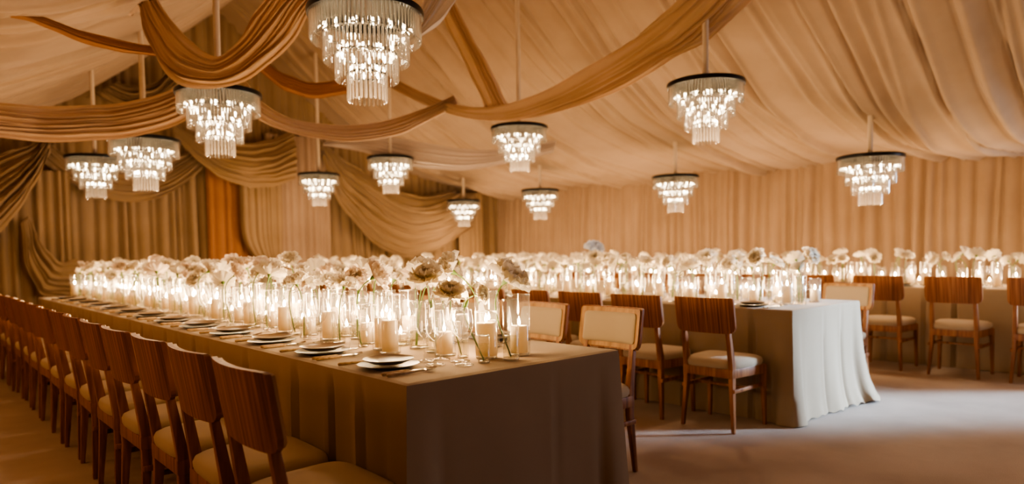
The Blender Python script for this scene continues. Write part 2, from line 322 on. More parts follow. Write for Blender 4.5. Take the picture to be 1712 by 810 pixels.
# swags: a top edge and a bottom edge in the tent, cloth with lengthwise folds between them
SW = json.loads('''{"S1":[[[4.54,2.89,3.23],[4.6,3.07,3.13],[4.63,3.28,3.05],[4.64,3.49,2.97],[4.62,3.7,2.88],[4.58,3.93,2.8],[4.53,4.16,2.72],[4.48,4.4,2.64],[4.4,4.66,2.58],[4.34,4.96,2.56],[4.29,5.3,2.6],[4.23,5.65,2.71],[4.17,6.0,2.88],[4.1,6.36,3.07],[4.03,6.73,3.27]],[[5.02,2.46,3.22],[5.04,2.67,3.12],[5.06,2.88,3.01],[5.07,3.11,2.89],[5.0,3.35,2.82],[4.94,3.59,2.7],[4.87,3.85,2.6],[4.77,4.13,2.53],[4.66,4.42,2.48],[4.56,4.76,2.46],[4.47,5.13,2.5],[4.36,5.52,2.58],[4.25,5.92,2.72],[4.14,6.32,2.92],[4.02,6.73,3.15]]],"S2":[[[2.36,6.05,2.71],[2.48,6.11,2.6],[2.62,6.14,2.52],[2.79,6.16,2.46],[2.97,6.16,2.44],[3.14,6.11,2.43],[3.31,6.05,2.43],[3.49,5.99,2.45],[3.67,5.93,2.49],[3.84,5.85,2.55],[4.0,5.77,2.62],[4.17,5.69,2.7],[4.33,5.62,2.79]],[[2.31,6.09,2.58],[2.43,6.15,2.46],[2.58,6.17,2.38],[2.76,6.17,2.33],[2.95,6.17,2.3],[3.13,6.11,2.28],[3.31,6.05,2.27],[3.49,5.98,2.29],[3.68,5.92,2.33],[3.85,5.83,2.38],[4.02,5.75,2.48],[4.19,5.67,2.58],[4.36,5.59,2.69]]],"S8":[[[2.89,7.23,3.31],[2.98,7.2,3.25],[3.08,7.18,3.2],[3.18,7.15,3.14],[3.29,7.12,3.11],[3.4,7.08,3.07],[3.52,7.05,3.07],[3.62,6.96,3.08],[3.71,6.87,3.1],[3.81,6.79,3.14],[3.9,6.71,3.19],[3.99,6.63,3.25],[4.08,6.55,3.31]],[[2.9,7.2,3.17],[3.0,7.18,3.1],[3.09,7.16,3.03],[3.19,7.13,2.96],[3.31,7.1,2.93],[3.42,7.06,2.9],[3.54,7.02,2.9],[3.64,6.93,2.92],[3.74,6.84,2.94],[3.84,6.75,2.97],[3.93,6.67,3.03],[4.03,6.59,3.09],[4.12,6.51,3.14]]],"S3":[[[4.29,8.35,2.66],[4.48,8.18,2.7],[4.67,8.01,2.73],[4.86,7.84,2.72],[5.05,7.67,2.69],[5.23,7.5,2.64],[5.42,7.33,2.59],[5.6,7.16,2.55],[5.79,6.98,2.53],[5.98,6.81,2.53],[6.17,6.64,2.55],[6.36,6.47,2.59],[6.54,6.3,2.64]],[[4.26,8.37,2.62],[4.45,8.2,2.58],[4.64,8.03,2.53],[4.82,7.86,2.46],[5.0,7.69,2.38],[5.18,7.52,2.31],[5.37,7.35,2.28],[5.56,7.17,2.26],[5.75,7.0,2.28],[5.94,6.83,2.32],[6.13,6.66,2.37],[6.32,6.5,2.42],[6.51,6.33,2.48]]],"S4":[[[0.45,6.68,2.4],[0.6,6.72,2.41],[0.77,6.76,2.42],[0.94,6.79,2.43],[1.1,6.73,2.44],[1.27,6.67,2.46],[1.44,6.6,2.48],[1.6,6.5,2.52],[1.77,6.4,2.58],[1.93,6.31,2.67],[2.11,6.28,2.79],[2.29,6.25,2.91],[2.49,6.22,3.04]],[[0.44,6.68,2.14],[0.6,6.71,2.13],[0.77,6.74,2.13],[0.95,6.76,2.13],[1.12,6.7,2.14],[1.29,6.63,2.16],[1.48,6.55,2.18],[1.65,6.44,2.22],[1.82,6.33,2.28],[1.98,6.24,2.38],[2.16,6.22,2.53],[2.34,6.2,2.7],[2.52,6.18,2.87]]],"S5":[[[1.85,3.96,2.92],[1.84,4.07,2.88],[1.82,4.18,2.84],[1.81,4.29,2.79],[1.8,4.4,2.74],[1.78,4.48,2.67],[1.75,4.57,2.6],[1.71,4.67,2.55],[1.67,4.78,2.52],[1.62,4.89,2.57],[1.58,5.0,2.66],[1.55,5.1,2.75],[1.52,5.2,2.85],[1.51,5.38,2.99],[1.51,5.56,3.13],[1.52,5.73,3.29],[1.52,5.9,3.45]],[[2.12,3.71,2.91],[2.08,3.85,2.84],[2.04,3.98,2.77],[2.01,4.1,2.69],[1.99,4.22,2.58],[1.94,4.33,2.49],[1.87,4.45,2.41],[1.8,4.58,2.34],[1.71,4.73,2.31],[1.61,4.88,2.31],[1.52,5.04,2.35],[1.45,5.17,2.46],[1.42,5.28,2.62],[1.42,5.46,2.81],[1.43,5.63,3.02],[1.43,5.81,3.23],[1.44,5.98,3.45]]],"S7":[[[0.56,4.97,2.62],[0.65,5.01,2.64],[0.73,5.04,2.65],[0.82,5.08,2.64],[0.91,5.11,2.63],[1.0,5.14,2.63],[1.1,5.16,2.63],[1.21,5.22,2.64],[1.33,5.27,2.65],[1.45,5.32,2.67],[1.57,5.37,2.69],[1.7,5.41,2.7],[1.83,5.45,2.71]],[[0.57,4.96,2.59],[0.66,5.0,2.6],[0.74,5.04,2.59],[0.82,5.07,2.58],[0.91,5.1,2.56],[1.0,5.13,2.55],[1.1,5.16,2.55],[1.21,5.22,2.56],[1.32,5.27,2.58],[1.44,5.32,2.6],[1.57,5.37,2.62],[1.7,5.41,2.65],[1.83,5.45,2.67]]],"S6":[[[4.16,5.7,3.92],[4.17,5.67,3.79],[4.17,5.63,3.68],[4.18,5.6,3.56],[4.2,5.55,3.44],[4.22,5.5,3.34],[4.25,5.45,3.23],[4.27,5.4,3.12],[4.29,5.35,3.01],[4.31,5.31,2.9],[4.33,5.26,2.8],[4.35,5.21,2.69],[4.37,5.17,2.58]],[[4.25,5.62,3.91],[4.27,5.57,3.8],[4.29,5.52,3.69],[4.32,5.47,3.58],[4.34,5.42,3.47],[4.37,5.37,3.36],[4.39,5.32,3.25],[4.42,5.26,3.15],[4.45,5.21,3.04],[4.47,5.16,2.93],[4.49,5.11,2.83],[4.51,5.07,2.72],[4.54,5.02,2.61]]],"S9":[[[2.79,3.79,3.04],[2.75,3.78,2.97],[2.71,3.76,2.91],[2.67,3.75,2.85],[2.61,3.71,2.78],[2.55,3.67,2.71],[2.49,3.64,2.65]],[[2.96,3.64,3.03],[2.9,3.64,2.94],[2.84,3.64,2.84],[2.78,3.64,2.76],[2.7,3.63,2.67],[2.6,3.62,2.59],[2.51,3.61,2.52]]],"W1":[[[1.48,10.55,2.75],[1.59,10.55,2.64],[1.71,10.55,2.53],[1.86,10.55,2.47],[2.02,10.55,2.43],[2.19,10.55,2.4],[2.37,10.55,2.39],[2.55,10.55,2.41],[2.73,10.55,2.46],[2.92,10.55,2.52],[3.1,10.55,2.63],[3.28,10.55,2.74],[3.46,10.55,2.87]],[[1.4,10.45,2.48],[1.54,10.45,2.35],[1.67,10.45,2.23],[1.83,10.45,2.13],[1.99,10.45,2.03],[2.17,10.45,1.98],[2.36,10.45,1.94],[2.56,10.45,1.95],[2.77,10.45,2.0],[2.97,10.45,2.1],[3.16,10.45,2.24],[3.34,10.45,2.41],[3.5,10.45,2.6]]],"W2":[[[2.99,10.45,3.09],[3.11,10.45,3.02],[3.24,10.45,2.96],[3.38,10.45,2.93],[3.52,10.45,2.9],[3.67,10.45,2.88],[3.83,10.45,2.88],[3.99,10.45,2.89],[4.16,10.45,2.91],[4.32,10.45,2.96],[4.5,10.45,3.01],[4.65,10.45,3.1],[4.81,10.45,3.2]],[[3.01,10.35,2.85],[3.12,10.35,2.75],[3.23,10.35,2.64],[3.34,10.35,2.54],[3.46,10.35,2.45],[3.59,10.35,2.35],[3.74,10.35,2.29],[3.9,10.35,2.25],[4.07,10.35,2.21],[4.25,10.35,2.23],[4.43,10.35,2.25],[4.61,10.35,2.32],[4.79,10.35,2.39]]],"W3":[[[5.24,10.5,3.09],[5.41,10.5,2.98],[5.58,10.5,2.87],[5.76,10.5,2.76],[5.96,10.5,2.67],[6.17,10.5,2.57],[6.38,10.5,2.48],[6.59,10.5,2.38],[6.82,10.5,2.3],[7.08,10.5,2.25],[7.34,10.5,2.24],[7.62,10.5,2.3],[7.89,10.5,2.38],[8.16,10.5,2.5],[8.44,10.5,2.62]],[[5.29,10.4,2.79],[5.36,10.4,2.56],[5.44,10.4,2.33],[5.52,10.4,2.09],[5.68,10.4,1.9],[5.86,10.4,1.7],[6.04,10.4,1.5],[6.26,10.4,1.33],[6.52,10.4,1.2],[6.83,10.4,1.11],[7.15,10.4,1.15],[7.48,10.4,1.21],[7.79,10.4,1.35],[8.09,10.4,1.52],[8.41,10.4,1.68]]],"W4":[[[1.52,10.3,2.74],[1.45,10.3,2.69],[1.38,10.3,2.63],[1.31,10.3,2.58],[1.24,10.3,2.55],[1.17,10.3,2.52],[1.09,10.3,2.49],[1.02,10.3,2.46],[0.95,10.3,2.44],[0.88,10.3,2.42],[0.81,10.3,2.41],[0.74,10.3,2.39],[0.67,10.3,2.38]],[[1.51,10.2,2.53],[1.46,10.2,2.39],[1.41,10.2,2.25],[1.35,10.2,2.12],[1.28,10.2,2.0],[1.22,10.2,1.87],[1.15,10.2,1.75],[1.07,10.2,1.64],[0.99,10.2,1.52],[0.91,10.2,1.44],[0.81,10.2,1.36],[0.71,10.2,1.29],[0.62,10.2,1.22]]],"W5":[[[2.0,10.5,3.84],[2.07,10.5,3.76],[2.14,10.5,3.67],[2.21,10.5,3.6],[2.31,10.5,3.56],[2.42,10.5,3.52],[2.53,10.5,3.52],[2.65,10.5,3.56],[2.77,10.5,3.6],[2.88,10.5,3.67],[2.97,10.5,3.78],[3.06,10.5,3.89],[3.15,10.5,4.01]],[[1.94,10.4,3.63],[2.0,10.4,3.52],[2.06,10.4,3.41],[2.14,10.4,3.31],[2.25,10.4,3.26],[2.37,10.4,3.21],[2.49,10.4,3.19],[2.62,10.4,3.24],[2.76,10.4,3.28],[2.88,10.4,3.37],[2.98,10.4,3.49],[3.09,10.4,3.61],[3.2,10.4,3.74]]],"W6":[[[3.46,10.6,4.86],[3.4,10.6,4.75],[3.34,10.6,4.65],[3.28,10.6,4.54],[3.23,10.6,4.43],[3.17,10.6,4.33],[3.12,10.6,4.22],[3.07,10.6,4.11],[3.02,10.6,4.0]],[[4.03,10.5,4.7],[3.98,10.5,4.53],[3.93,10.5,4.37],[3.88,10.5,4.21],[3.83,10.5,4.05],[3.72,10.5,3.91],[3.6,10.5,3.78],[3.49,10.5,3.66],[3.38,10.5,3.53]]],"W7":[[[1.26,10.3,1.72],[1.29,10.3,1.64],[1.32,10.3,1.55],[1.35,10.3,1.47],[1.39,10.3,1.38],[1.43,10.3,1.31],[1.49,10.3,1.24],[1.54,10.3,1.17],[1.61,10.3,1.13],[1.69,10.3,1.16],[1.77,10.3,1.18]],[[1.19,10.2,1.63],[1.2,10.2,1.5],[1.2,10.2,1.36],[1.2,10.2,1.23],[1.21,10.2,1.1],[1.25,10.2,0.97],[1.3,10.2,0.85],[1.35,10.2,0.74],[1.47,10.2,0.71],[1.58,10.2,0.69],[1.7,10.2,0.66]]],"W8":[[[1.89,10.42,1.57],[1.93,10.42,1.51],[1.96,10.42,1.46],[2.0,10.42,1.4],[2.03,10.42,1.34],[2.09,10.42,1.36],[2.15,10.42,1.39],[2.21,10.42,1.42],[2.27,10.42,1.45]],[[1.84,10.32,1.42],[1.88,10.32,1.34],[1.91,10.32,1.27],[1.95,10.32,1.2],[1.98,10.32,1.12],[2.03,10.32,1.08],[2.11,10.32,1.1],[2.18,10.32,1.12],[2.25,10.32,1.14]]]}''')
def catmull(P, n):
    P = [Vector(p) for p in P]; m = len(P) - 1; out = []
    for k in range(n + 1):
        t = k / n * m; i = min(int(t), m - 1); f = t - i
        a, b, c, d = P[max(i - 1, 0)], P[i], P[i + 1], P[min(i + 2, m)]
        out.append(.5 * ((2 * b) + (c - a) * f + (2 * a - 5 * b + 4 * c - d) * f * f + (3 * b - a - 3 * c + d) * f ** 3))
    return out
def swag(key, mat, label, folds=6, amp=.035, belly=.10, name='draped_swag', cat='drape', seed=0, n=56, m=64, face=None):
    top, bot = SW[key]; A = catmull(top, n); B = catmull(bot, n); r = random.Random(seed + 100)
    cuts = [(k + r.uniform(.15, .85)) / folds for k in range(folds)]; wd = [r.uniform(.16, .34) / (folds + 1) for _ in cuts]; am = [r.uniform(.4, 1.) for _ in cuts]
    sl = [r.uniform(-.12, .12) for _ in cuts]
    rows = []
    cam = Vector((0, 0, 1.16))
    for i in range(n + 1):
        s = i / n; a, b = A[i], B[i]; row = []
        tang = (A[min(i + 1, n)] - A[max(i - 1, 0)]).normalized(); ac = b - a
        nr = tang.cross(ac); nr = nr.normalized() if nr.length > 1e-6 else Vector((0, 0, 1))
        if nr.dot((face if face is not None else (cam - a))) < 0: nr = -nr
        wdt = ac.length
        for j in range(m + 1):
            t = j / m
            h = belly * wdt * math.sin(PI * t)
            for c, w, g, q in zip(cuts, wd, am, sl):
                cc = c + q * math.sin(PI * s) + .02 * math.sin(7 * s + 20 * c)
                x = (t - cc) / w
                h += amp * g * (math.exp(-x * x) - .8 * math.exp(-(x - 1.7) ** 2 / 1.4))
            q_ = a + ac * t + nr * h
            if VL < q_.x < VR: q_.z = min(q_.z, ceil_z(q_.x, q_.y) - (.14 if key[0] == 'W' else .10))
            row.append(q_)
        rows.append(row)
    mb = MB().grid(rows)
    o = ob(name, mb.mesh(name, mat)); tag(o, label, cat); return o
G_in = Vector((0, -1, 0))
swag('S1', M['swag'], 'long peach fabric swag sweeping across the ceiling down past the right-hand chandeliers', 8, .05, .16, seed=1)
swag('S2', M['swag'], 'short peach swag hanging low behind the second hanging chandelier of the front row', 7, .05, .14, seed=2)
swag('S8', M['rust'], 'rust-coloured swag high up behind the largest chandelier', 5, .03, .12, seed=3)
swag('S3', M['pale'], 'pale lilac-grey swag tinted by daylight between two middle-row chandeliers', 8, .03, .05, seed=4)
swag('S4', M['swag'], 'wide tan swag sagging above the far end of the front table', 10, .055, .14, seed=5)
swag('S5', M['swag'], 'U-shaped amber swag looped low over the second chandelier of the front row', 9, .055, .16, seed=6)
swag('S7', M['rust'], 'narrow brown twisted swag strung from the left ceiling slope', 4, .02, .2, seed=7)
swag('S6', M['swag'], 'straight peach fabric strip hanging down from the ridge, its foot brightly lit', 5, .03, .08, name='fabric_strip', seed=8)
swag('S9', M['pale'], 'pale bluish gathered cloth hanging right beside the largest chandelier', 5, .03, .1, seed=9)
swag('W1', M['taupe'], 'taupe swag curving across the end curtain behind the two leftmost chandeliers', 13, .06, .1, name='curtain_swag', seed=10)
swag('W2', M['taupe'], 'smooth brown swag sheet over the amber panel in the end curtain', 7, .045, .1, name='curtain_swag', seed=11)
swag('W3', M['taupe'], 'large taupe swag with many curved folds at the end wall corner', 17, .075, .12, name='curtain_swag', seed=12)
swag('W4', M['taupe'], 'brown swept-back drape with diagonal folds at the left edge of the end wall', 13, .07, .1, name='curtain_swag', seed=13)
swag('W5', M['taupe'], 'dark gable swag high on the end wall behind the ceiling drapes', 11, .06, .08, name='gable_swag', seed=14)
#swag('W6', M['taupe'], 'dark gable drape near the ridge with slanting folds', 6, .04, .08, name='gable_swag', seed=15)
def panel(x0, x1, z0, z1, y, mat, label, seed, amp=.06, lo=.05, hi=.16, gather=None, name='gathered_curtain'):
    W = x1 - x0; x, yy = pleat_profile(W, .014, lo, hi, amp, seed, .8); rows = []
    for k in range(25):
        t = k / 24; row = []
        for xi, yi in zip(x, yy):
            f = xi / W; X = x0 + xi; s = 1.
            if gather:
                gx, gz, gw = gather; z = z0 + (z1 - z0) * t
                q = math.exp(-((z - gz) / (.35 if z > gz else .9)) ** 2) * gw; X = X * (1 - q) + gx * q; s = 1 + .3 * q
            row.append((X, y - yi * s, z0 + (z1 - z0) * t))
        rows.append(row)
    return tag(ob(name, MB().grid(rows).mesh(name, mat)), label, 'curtain')
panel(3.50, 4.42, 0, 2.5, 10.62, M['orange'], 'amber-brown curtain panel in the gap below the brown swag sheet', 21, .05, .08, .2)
panel(4.40, 5.45, 0, 3.1, 10.55, M['wall'], 'pale taupe gathered curtain column right of the amber panel', 22, .07, .05, .14)
panel(3.95, 4.62, 0, 2.45, 10.50, M['taupe'], 'narrow brown curtain tied back beside the amber panel', 23, .06, .04, .12, (4.52, .9, .55))
panel(.55, 1.75, 0, 2.3, 10.45, M['taupe'], 'brown curtain falling straight behind the far end of the front table', 24, .08, .05, .16)
swag('W7', M['taupe'], 'brown cloth tied up in a swoop beside the far end of the front table', 8, .05, .12, name='curtain_swag', seed=16)
panel(8.15, 8.75, 0, 2.35, 10.5, M['taupe'], 'narrow gathered curtain tail at the end wall corner', 26, .07, .04, .12)

# ------------------------------------------------------------------ chairs
def rrect_rows(w, h0, h1, rb, n):  # outline helper not kept
    return None
def back_point(y, z, off=0.):
    # curved backrest: concave toward the sitter (+x); raked backwards as it rises
    return (-.192 - .16 * (z - .55) - .030 * (1 - (y / .21) ** 2) + off, y, z)
def plate_mesh(hw, z0, z1, rc_top, rc_bot, off0, off1, mat, name, puff=0., bev=True):
    # rounded rectangle bent on the backrest curve, between offsets off0 (rear) and off1 (front)
    ny, nz = 16, 10; mb = MB()
    def lim(z):
        w = hw
        if z < z0 + rc_bot: d = z0 + rc_bot - z; w = hw - rc_bot + math.sqrt(max(rc_bot ** 2 - d * d, 0))
        if z > z1 - rc_top: d = z - (z1 - rc_top); w = hw - rc_top + math.sqrt(max(rc_top ** 2 - d * d, 0))
        return w
    def zz(k): # finer near ends
        return z0 + (z1 - z0) * (.5 - .5 * math.cos(PI * k / nz))
    F, B = [], []
    for k in range(nz + 1):
        z = zz(k); w = lim(z); t = k / nz
        yr = [w * math.sin(PI / 2 * (2 * j / ny - 1)) for j in range(ny + 1)]
        pf = [puff * (max(0, 1 - (y / hw) ** 4) * max(0, 1 - (2 * (z - z0) / (z1 - z0) - 1) ** 4)) ** .5 for y in yr]
        F.append([back_point(y, z, off1 + p) for y, p in zip(yr, pf)])
        B.append([back_point(y, z, off0) for y in yr])
    mb.grid(F); mb.grid(B, flip=True)
    n = ny + 1
    # rim joining front and back
    loopF = F[0] + [r[-1] for r in F[1:]] + F[-1][::-1][1:] + [r[0] for r in F[::-1][1:]]
    loopB = B[0] + [r[-1] for r in B[1:]] + B[-1][::-1][1:] + [r[0] for r in B[::-1][1:]]
    mb.grid([loopB, loopF])
    return mb.mesh(name, mat, 'angle')
def seat_mesh():
    mb = MB(); rows = []
    n = 28
    def sup(s, hx, hy0, hy1, k=5):
        pts = []
        for j in range(n):
            a = 2 * PI * j / n; c, d = math.cos(a), math.sin(a)
            x = math.copysign(abs(c) ** (2 / k), c) * hx; f = (x / hx + 1) / 2
            y = math.copysign(abs(d) ** (2 / k), d) * (hy0 + (hy1 - hy0) * f)
            pts.append((x * s, y * s))
        return pts
    for s, z in ((.97, .405), (1., .418), (1.005, .435), (.97, .452), (.86, .463), (.6, .470), (.3, .473), (.02, .474)):
        rows.append([(x - .008, y, z) for x, y in sup(s, .195, .185, .222)])
    mb.grid(rows, True); mb.add(rows[0], [tuple(range(n))[::-1]])
    return mb.mesh('seat_cushion', M['cushion'])
def chair_meshes():
    me = {}
    me['seat'] = seat_mesh()
    fr = MB()
    fr.add([(-.195, -.18, .345), (.178, -.212, .345), (.178, .212, .345), (-.195, .18, .345), (-.195, -.18, .404), (.178, -.212, .404), (.178, .212, .404), (-.195, .18, .404)],
           [(3, 2, 1, 0), (4, 5, 6, 7), (0, 1, 5, 4), (1, 2, 6, 5), (2, 3, 7, 6), (3, 0, 4, 7)])
    me['frame'] = fr.mesh('seat_frame', M['wood_leg'], 'angle', .006)
    for s in (-1, 1):
        m = MB(); y = s * .165
        m.beam([(-.190, s * .185, 0), (-.172, y, .30), (-.172, y, .42), (-.192, s * .162, .55), (-.232, s * .155, .80)],
               [(.011, .011), (.019, .015), (.021, .016), (.017, .015), (.010, .014)])
        me['rear%d' % s] = m.mesh('leg', M['wood_leg'], 'angle', .004)
        m = MB()
        m.beam([(.172, s * .203, 0), (.160, s * .196, .40)], [(.011, .011), (.019, .017)])
        me['front%d' % s] = m.mesh('leg', M['wood_leg'], 'angle', .004)
        m = MB(); m.beam([(0, 0, 0), (0, 0, .35)], [(.007, .011)] * 2)
        m = MB(); m.box(-.19, .165, s * .186 - .008, s * .186 + .008, .255, .279)
        me['str%d' % s] = m.mesh('stretcher', M['wood_leg'], 'angle', .003)
    m = MB(); m.box(-.02, 0, -.186, .186, .258, .276); me['cross'] = m.mesh('stretcher', M['wood_leg'], 'angle', .003)
    me['back'] = plate_mesh(.212, .632, .858, .012, .045, -.004, .013, M['wood'], 'backrest')
    me['frameb'] = plate_mesh(.206, .642, .853, .012, .035, .0135, .026, M['wood_light'], 'backrest_frame')
    me['pad'] = plate_mesh(.180, .668, .830, .02, .02, .026, .030, M['cushion'], 'back_pad', .014)
    return me
CM = chair_meshes()
def make_chair():
    t = empty('dining_chair', (0, 0, 0))
    ob('seat_cushion', CM['seat'], t); ob('seat_frame', CM['frame'], t)
    for k in ('rear-1', 'rear1', 'front-1', 'front1'): ob('leg', CM[k], t)
    for k in ('str-1', 'str1', 'cross'): ob('stretcher', CM[k], t)
    b = ob('backrest', CM['back'], t); ob('back_frame', CM['frameb'], b); ob('back_pad', CM['pad'], b)
    b['label'] = 'curved walnut backrest'
    return t
proto = make_chair(); used = [False]
def chair(v, u, ang, label, group, s=1.):
    o = proto if not used[0] else dup(proto, (0, 0, 0)); used[0] = True
    o.location = (v, u, 0); o.rotation_euler = (0, 0, ang); o.scale = (s, s, s)
    tag(o, label, 'chair', group); return o
T1 = dict(v0=1.150, v1=2.166, u0=1.755, u1=8.9, h=.76, sp=.5, n=14, p0=2.075, name='front')
T2 = dict(v0=4.31, v1=5.40, u0=2.05, u1=9.9, h=.76, sp=.54, n=14, p0=2.40, name='middle')
T3 = dict(v0=7.46, v1=8.55, u0=.45, u1=9.9, h=.76, sp=.62, n=15, p0=1.22, name='back')
for k in range(15):
    chair(.95 + rnd.uniform(-.01, .01), 1.93 + .475 * k, rnd.uniform(-.03, .03),
          'walnut dining chair, %s from the near end, aisle side of front table' % ORD[k], 'chairs on the aisle side of the front table')
for k in range(12):
    chair(2.655 + rnd.uniform(-.015, .015), 2.385 + .53 * k, PI + rnd.uniform(-.04, .04),
          'dining chair facing out, %s from the near end, inner side of front table' % ORD[k], 'chairs on the inner side of the front table')
for k in range(13):
    chair(4.065 + rnd.uniform(-.012, .012), 2.40 + .54 * k, rnd.uniform(-.03, .03),
          'walnut dining chair seen from behind, %s from near end of middle table' % ORD[k], 'chairs in front of the middle table')
for k in range(13):
    chair(5.83 + rnd.uniform(-.015, .015), 2.395 + .54 * k, PI + rnd.uniform(-.04, .04),
          'dining chair behind the middle table, %s from its near end, cream pad showing' % ORD[k], 'chairs behind the middle table')
for k in range(14):
    chair(7.13 + rnd.uniform(-.012, .012), 1.215 + .62 * k, rnd.uniform(-.03, .03),
          'walnut dining chair before the back table, %s from right end of the row' % ORD[k], 'chairs in front of the back table', 1.04)

# ------------------------------------------------------------------ tablecloths
def tablecloth(T, seam_side, seed, flare=.05, endpool=False, label=''):
    v0, v1, u0, u1, h = T['v0'], T['v1'], T['u0'], T['u1'], T['h']
    r = random.Random(seed); c = .012
    per = []      # perimeter points (x, y, nx, ny, fold)
    def line(a, b, nrm, seams):
        L = math.dist(a, b); n = int(L / .02)
        for i in range(n):
            t = i / n; s = t * L
            f = 0.
            for q, w in seams:
                x = s - q
                f += min(1, w * 2.2) * (-.045 * math.exp(-(x / .011) ** 2) + .012 * math.exp(-((x - .035) / .02) ** 2) + w * .008 * math.exp(-((x + .08) / .05) ** 2))
            per.append((a[0] + (b[0] - a[0]) * t, a[1] + (b[1] - a[1]) * t, nrm[0], nrm[1], f, s))
    seams_long = []
    q = .27
    while q < u1 - u0 - .05:
        seams_long.append((q, 1)); 
        if r.random() < .5: seams_long.append((q + T['sp'] * .42, .4))
        q += T['sp']
    se = [(.33, .15), (.62, .1)] if endpool else [(.36, .06)]
    line((v0, u0), (v0, u1), (-1, 0), seams_long)
    line((v0, u1), (v1, u1), (0, 1), [(.4, 1)])
    line((v1, u1), (v1, u0), (1, 0), [(u1 - u0 - a, b) for a, b in seams_long])
    line((v1, u0), (v0, u0), (0, -1), se)
    cx, cy = (v0 + v1) / 2, (u0 + u1) / 2
    rows = []
    n = len(per)
    prof = [(-.02, h), (.0, h - .004), (.004, h - .02)] + [(.004, h * (1 - t)) for t in (.1, .2, .3, .4, .5, .6, .7, .8, .9, 1.)]
    # corner normals blended so folds spread at the corners
    nx = np.array([p[2] for p in per], float); ny = np.array([p[3] for p in per], float)
    k = 4; ker = np.ones(2 * k + 1) / (2 * k + 1)
    sm = lambda a: np.convolve(np.r_[a[-k:], a, a[:k]], ker, 'valid')
    nx, ny = sm(nx), sm(ny)
    rows.append([(p[0] - nx[i] * .02, p[1] - ny[i] * .02, h) for i, p in enumerate(per)])
    for off, z in prof[1:]:
        t = 1 - z / h; row = []
        for i, p in enumerate(per):
            cor = min(math.dist((p[0], p[1]), q) for q in ((v0, u0), (v0, u1), (v1, u0), (v1, u1)))
            cf = math.exp(-(cor / .10) ** 2)
            o = off + p[4] * min(1, t * 5) + flare * t * t * .5 + .062 * cf * t - .018 * math.exp(-((cor - .12) / .03) ** 2) * t
            o += .006 * math.sin(p[5] * 11 + seed) * t
            dz = 0.
            if endpool and p[3] < -.5:
                s = (p[0] - v0) / (v1 - v0)
                o += .009 * math.sin(s * 26) * t * t + .006 * math.sin(s * 11 + 2) * t + (.10 * s ** 3 + .02) * t ** 4
                dz = .022 * abs(math.sin(s * 31 + 1)) * t ** 8 * (.3 + s)
            row.append((p[0] + nx[i] * o, p[1] + ny[i] * o, max(z, .004) + dz))
        rows.append(row)
    mb = MB().grid(rows, True, flip=True)
    mb.add(rows[0], [tuple(range(n))[::-1]])
    o = ob('tablecloth', mb.mesh('tablecloth', M['cloth'], 'angle')); tag(o, label, 'tablecloth'); return o
tablecloth(T1, 0, 1, .012, False, 'stone linen tablecloth to the floor on the long front table')
tablecloth(T2, 0, 2, .03, True, 'linen tablecloth on the middle table, its end turned grey-blue by daylight')
tablecloth(T3, 0, 3, .03, False, 'linen tablecloth on the back table along the long curtain')

# ------------------------------------------------------------------ chandeliers
def fringe_mesh(r, z0, z1, n, name, pw=.0075):
    mb = MB()
    for j in range(n):
        a = 2 * PI * j / n; c, s = math.cos(a), math.sin(a)
        def P(rad, tan, z): return (c * rad - s * tan, s * rad + c * tan, z)
        top = [P(r + pw * .8, 0, z0), P(r, pw, z0), P(r - pw * .8, 0, z0), P(r, -pw, z0)]
        bot = [P(r + pw * .8, 0, z1 + .008), P(r, pw, z1 + .008), P(r - pw * .8, 0, z1 + .008), P(r, -pw, z1 + .008)]
        mb.grid([top, bot], True); tip = P(r, 0, z1)
        mb.add(bot + [tip], [(0, 4, 1), (1, 4, 2), (2, 4, 3), (3, 4, 0)])
    return mb.mesh(name, M['crystal'], False)
CH = dict(
    fr=[fringe_mesh(.283, -.03, -.165, 84, 'crystal_fringe'), fringe_mesh(.262, -.03, -.115, 70, 'crystal_fringe', .007), fringe_mesh(.218, -.13, -.275, 62, 'crystal_fringe'),
        fringe_mesh(.160, -.235, -.37, 44, 'crystal_fringe'), fringe_mesh(.100, -.335, -.475, 26, 'crystal_fringe')])
m = MB(); m.lathe([(.268, -.032), (.300, -.032), (.303, -.012), (.300, .0), (.285, .006), (.02, .012), (.018, .03), (.0005, .03)], 56); CH['ring'] = m.mesh('top_ring', M['black'], 'angle')
for nm, r0, z in (('b', .218, -.13), ('c', .16, -.235), ('d', .10, -.335)):
    m = MB(); m.lathe([(r0 - .006, z), (r0 + .006, z), (r0 + .006, z + .008), (r0 - .006, z + .008), (r0 - .006, z)], 40); CH['hoop' + nm] = m.mesh('hoop', M['black'], 'angle')
m = MB()
m.lathe([(.0005, -.022), (.006, -.017), (.008, 0), (.006, .012), (.0005, .014)], 10); CH['bulb'] = m.mesh('bulb', M['bulb'])
def make_chandelier():
    t = empty('crystal_chandelier', (0, 0, 0))
    ob('top_ring', CH['ring'], t)
    for f in CH['fr']: ob('crystal_fringe', f, t)
    for k in 'bcd': ob('hoop', CH['hoop' + k], t)
    for n, r0, z in ((14, .215, -.115), (10, .14, -.215), (7, .085, -.31)):
        for k in range(n):
            a = 2 * PI * k / n + .3; ob('bulb', CH['bulb'], t, (r0 * math.cos(a), r0 * math.sin(a), z))
    return t
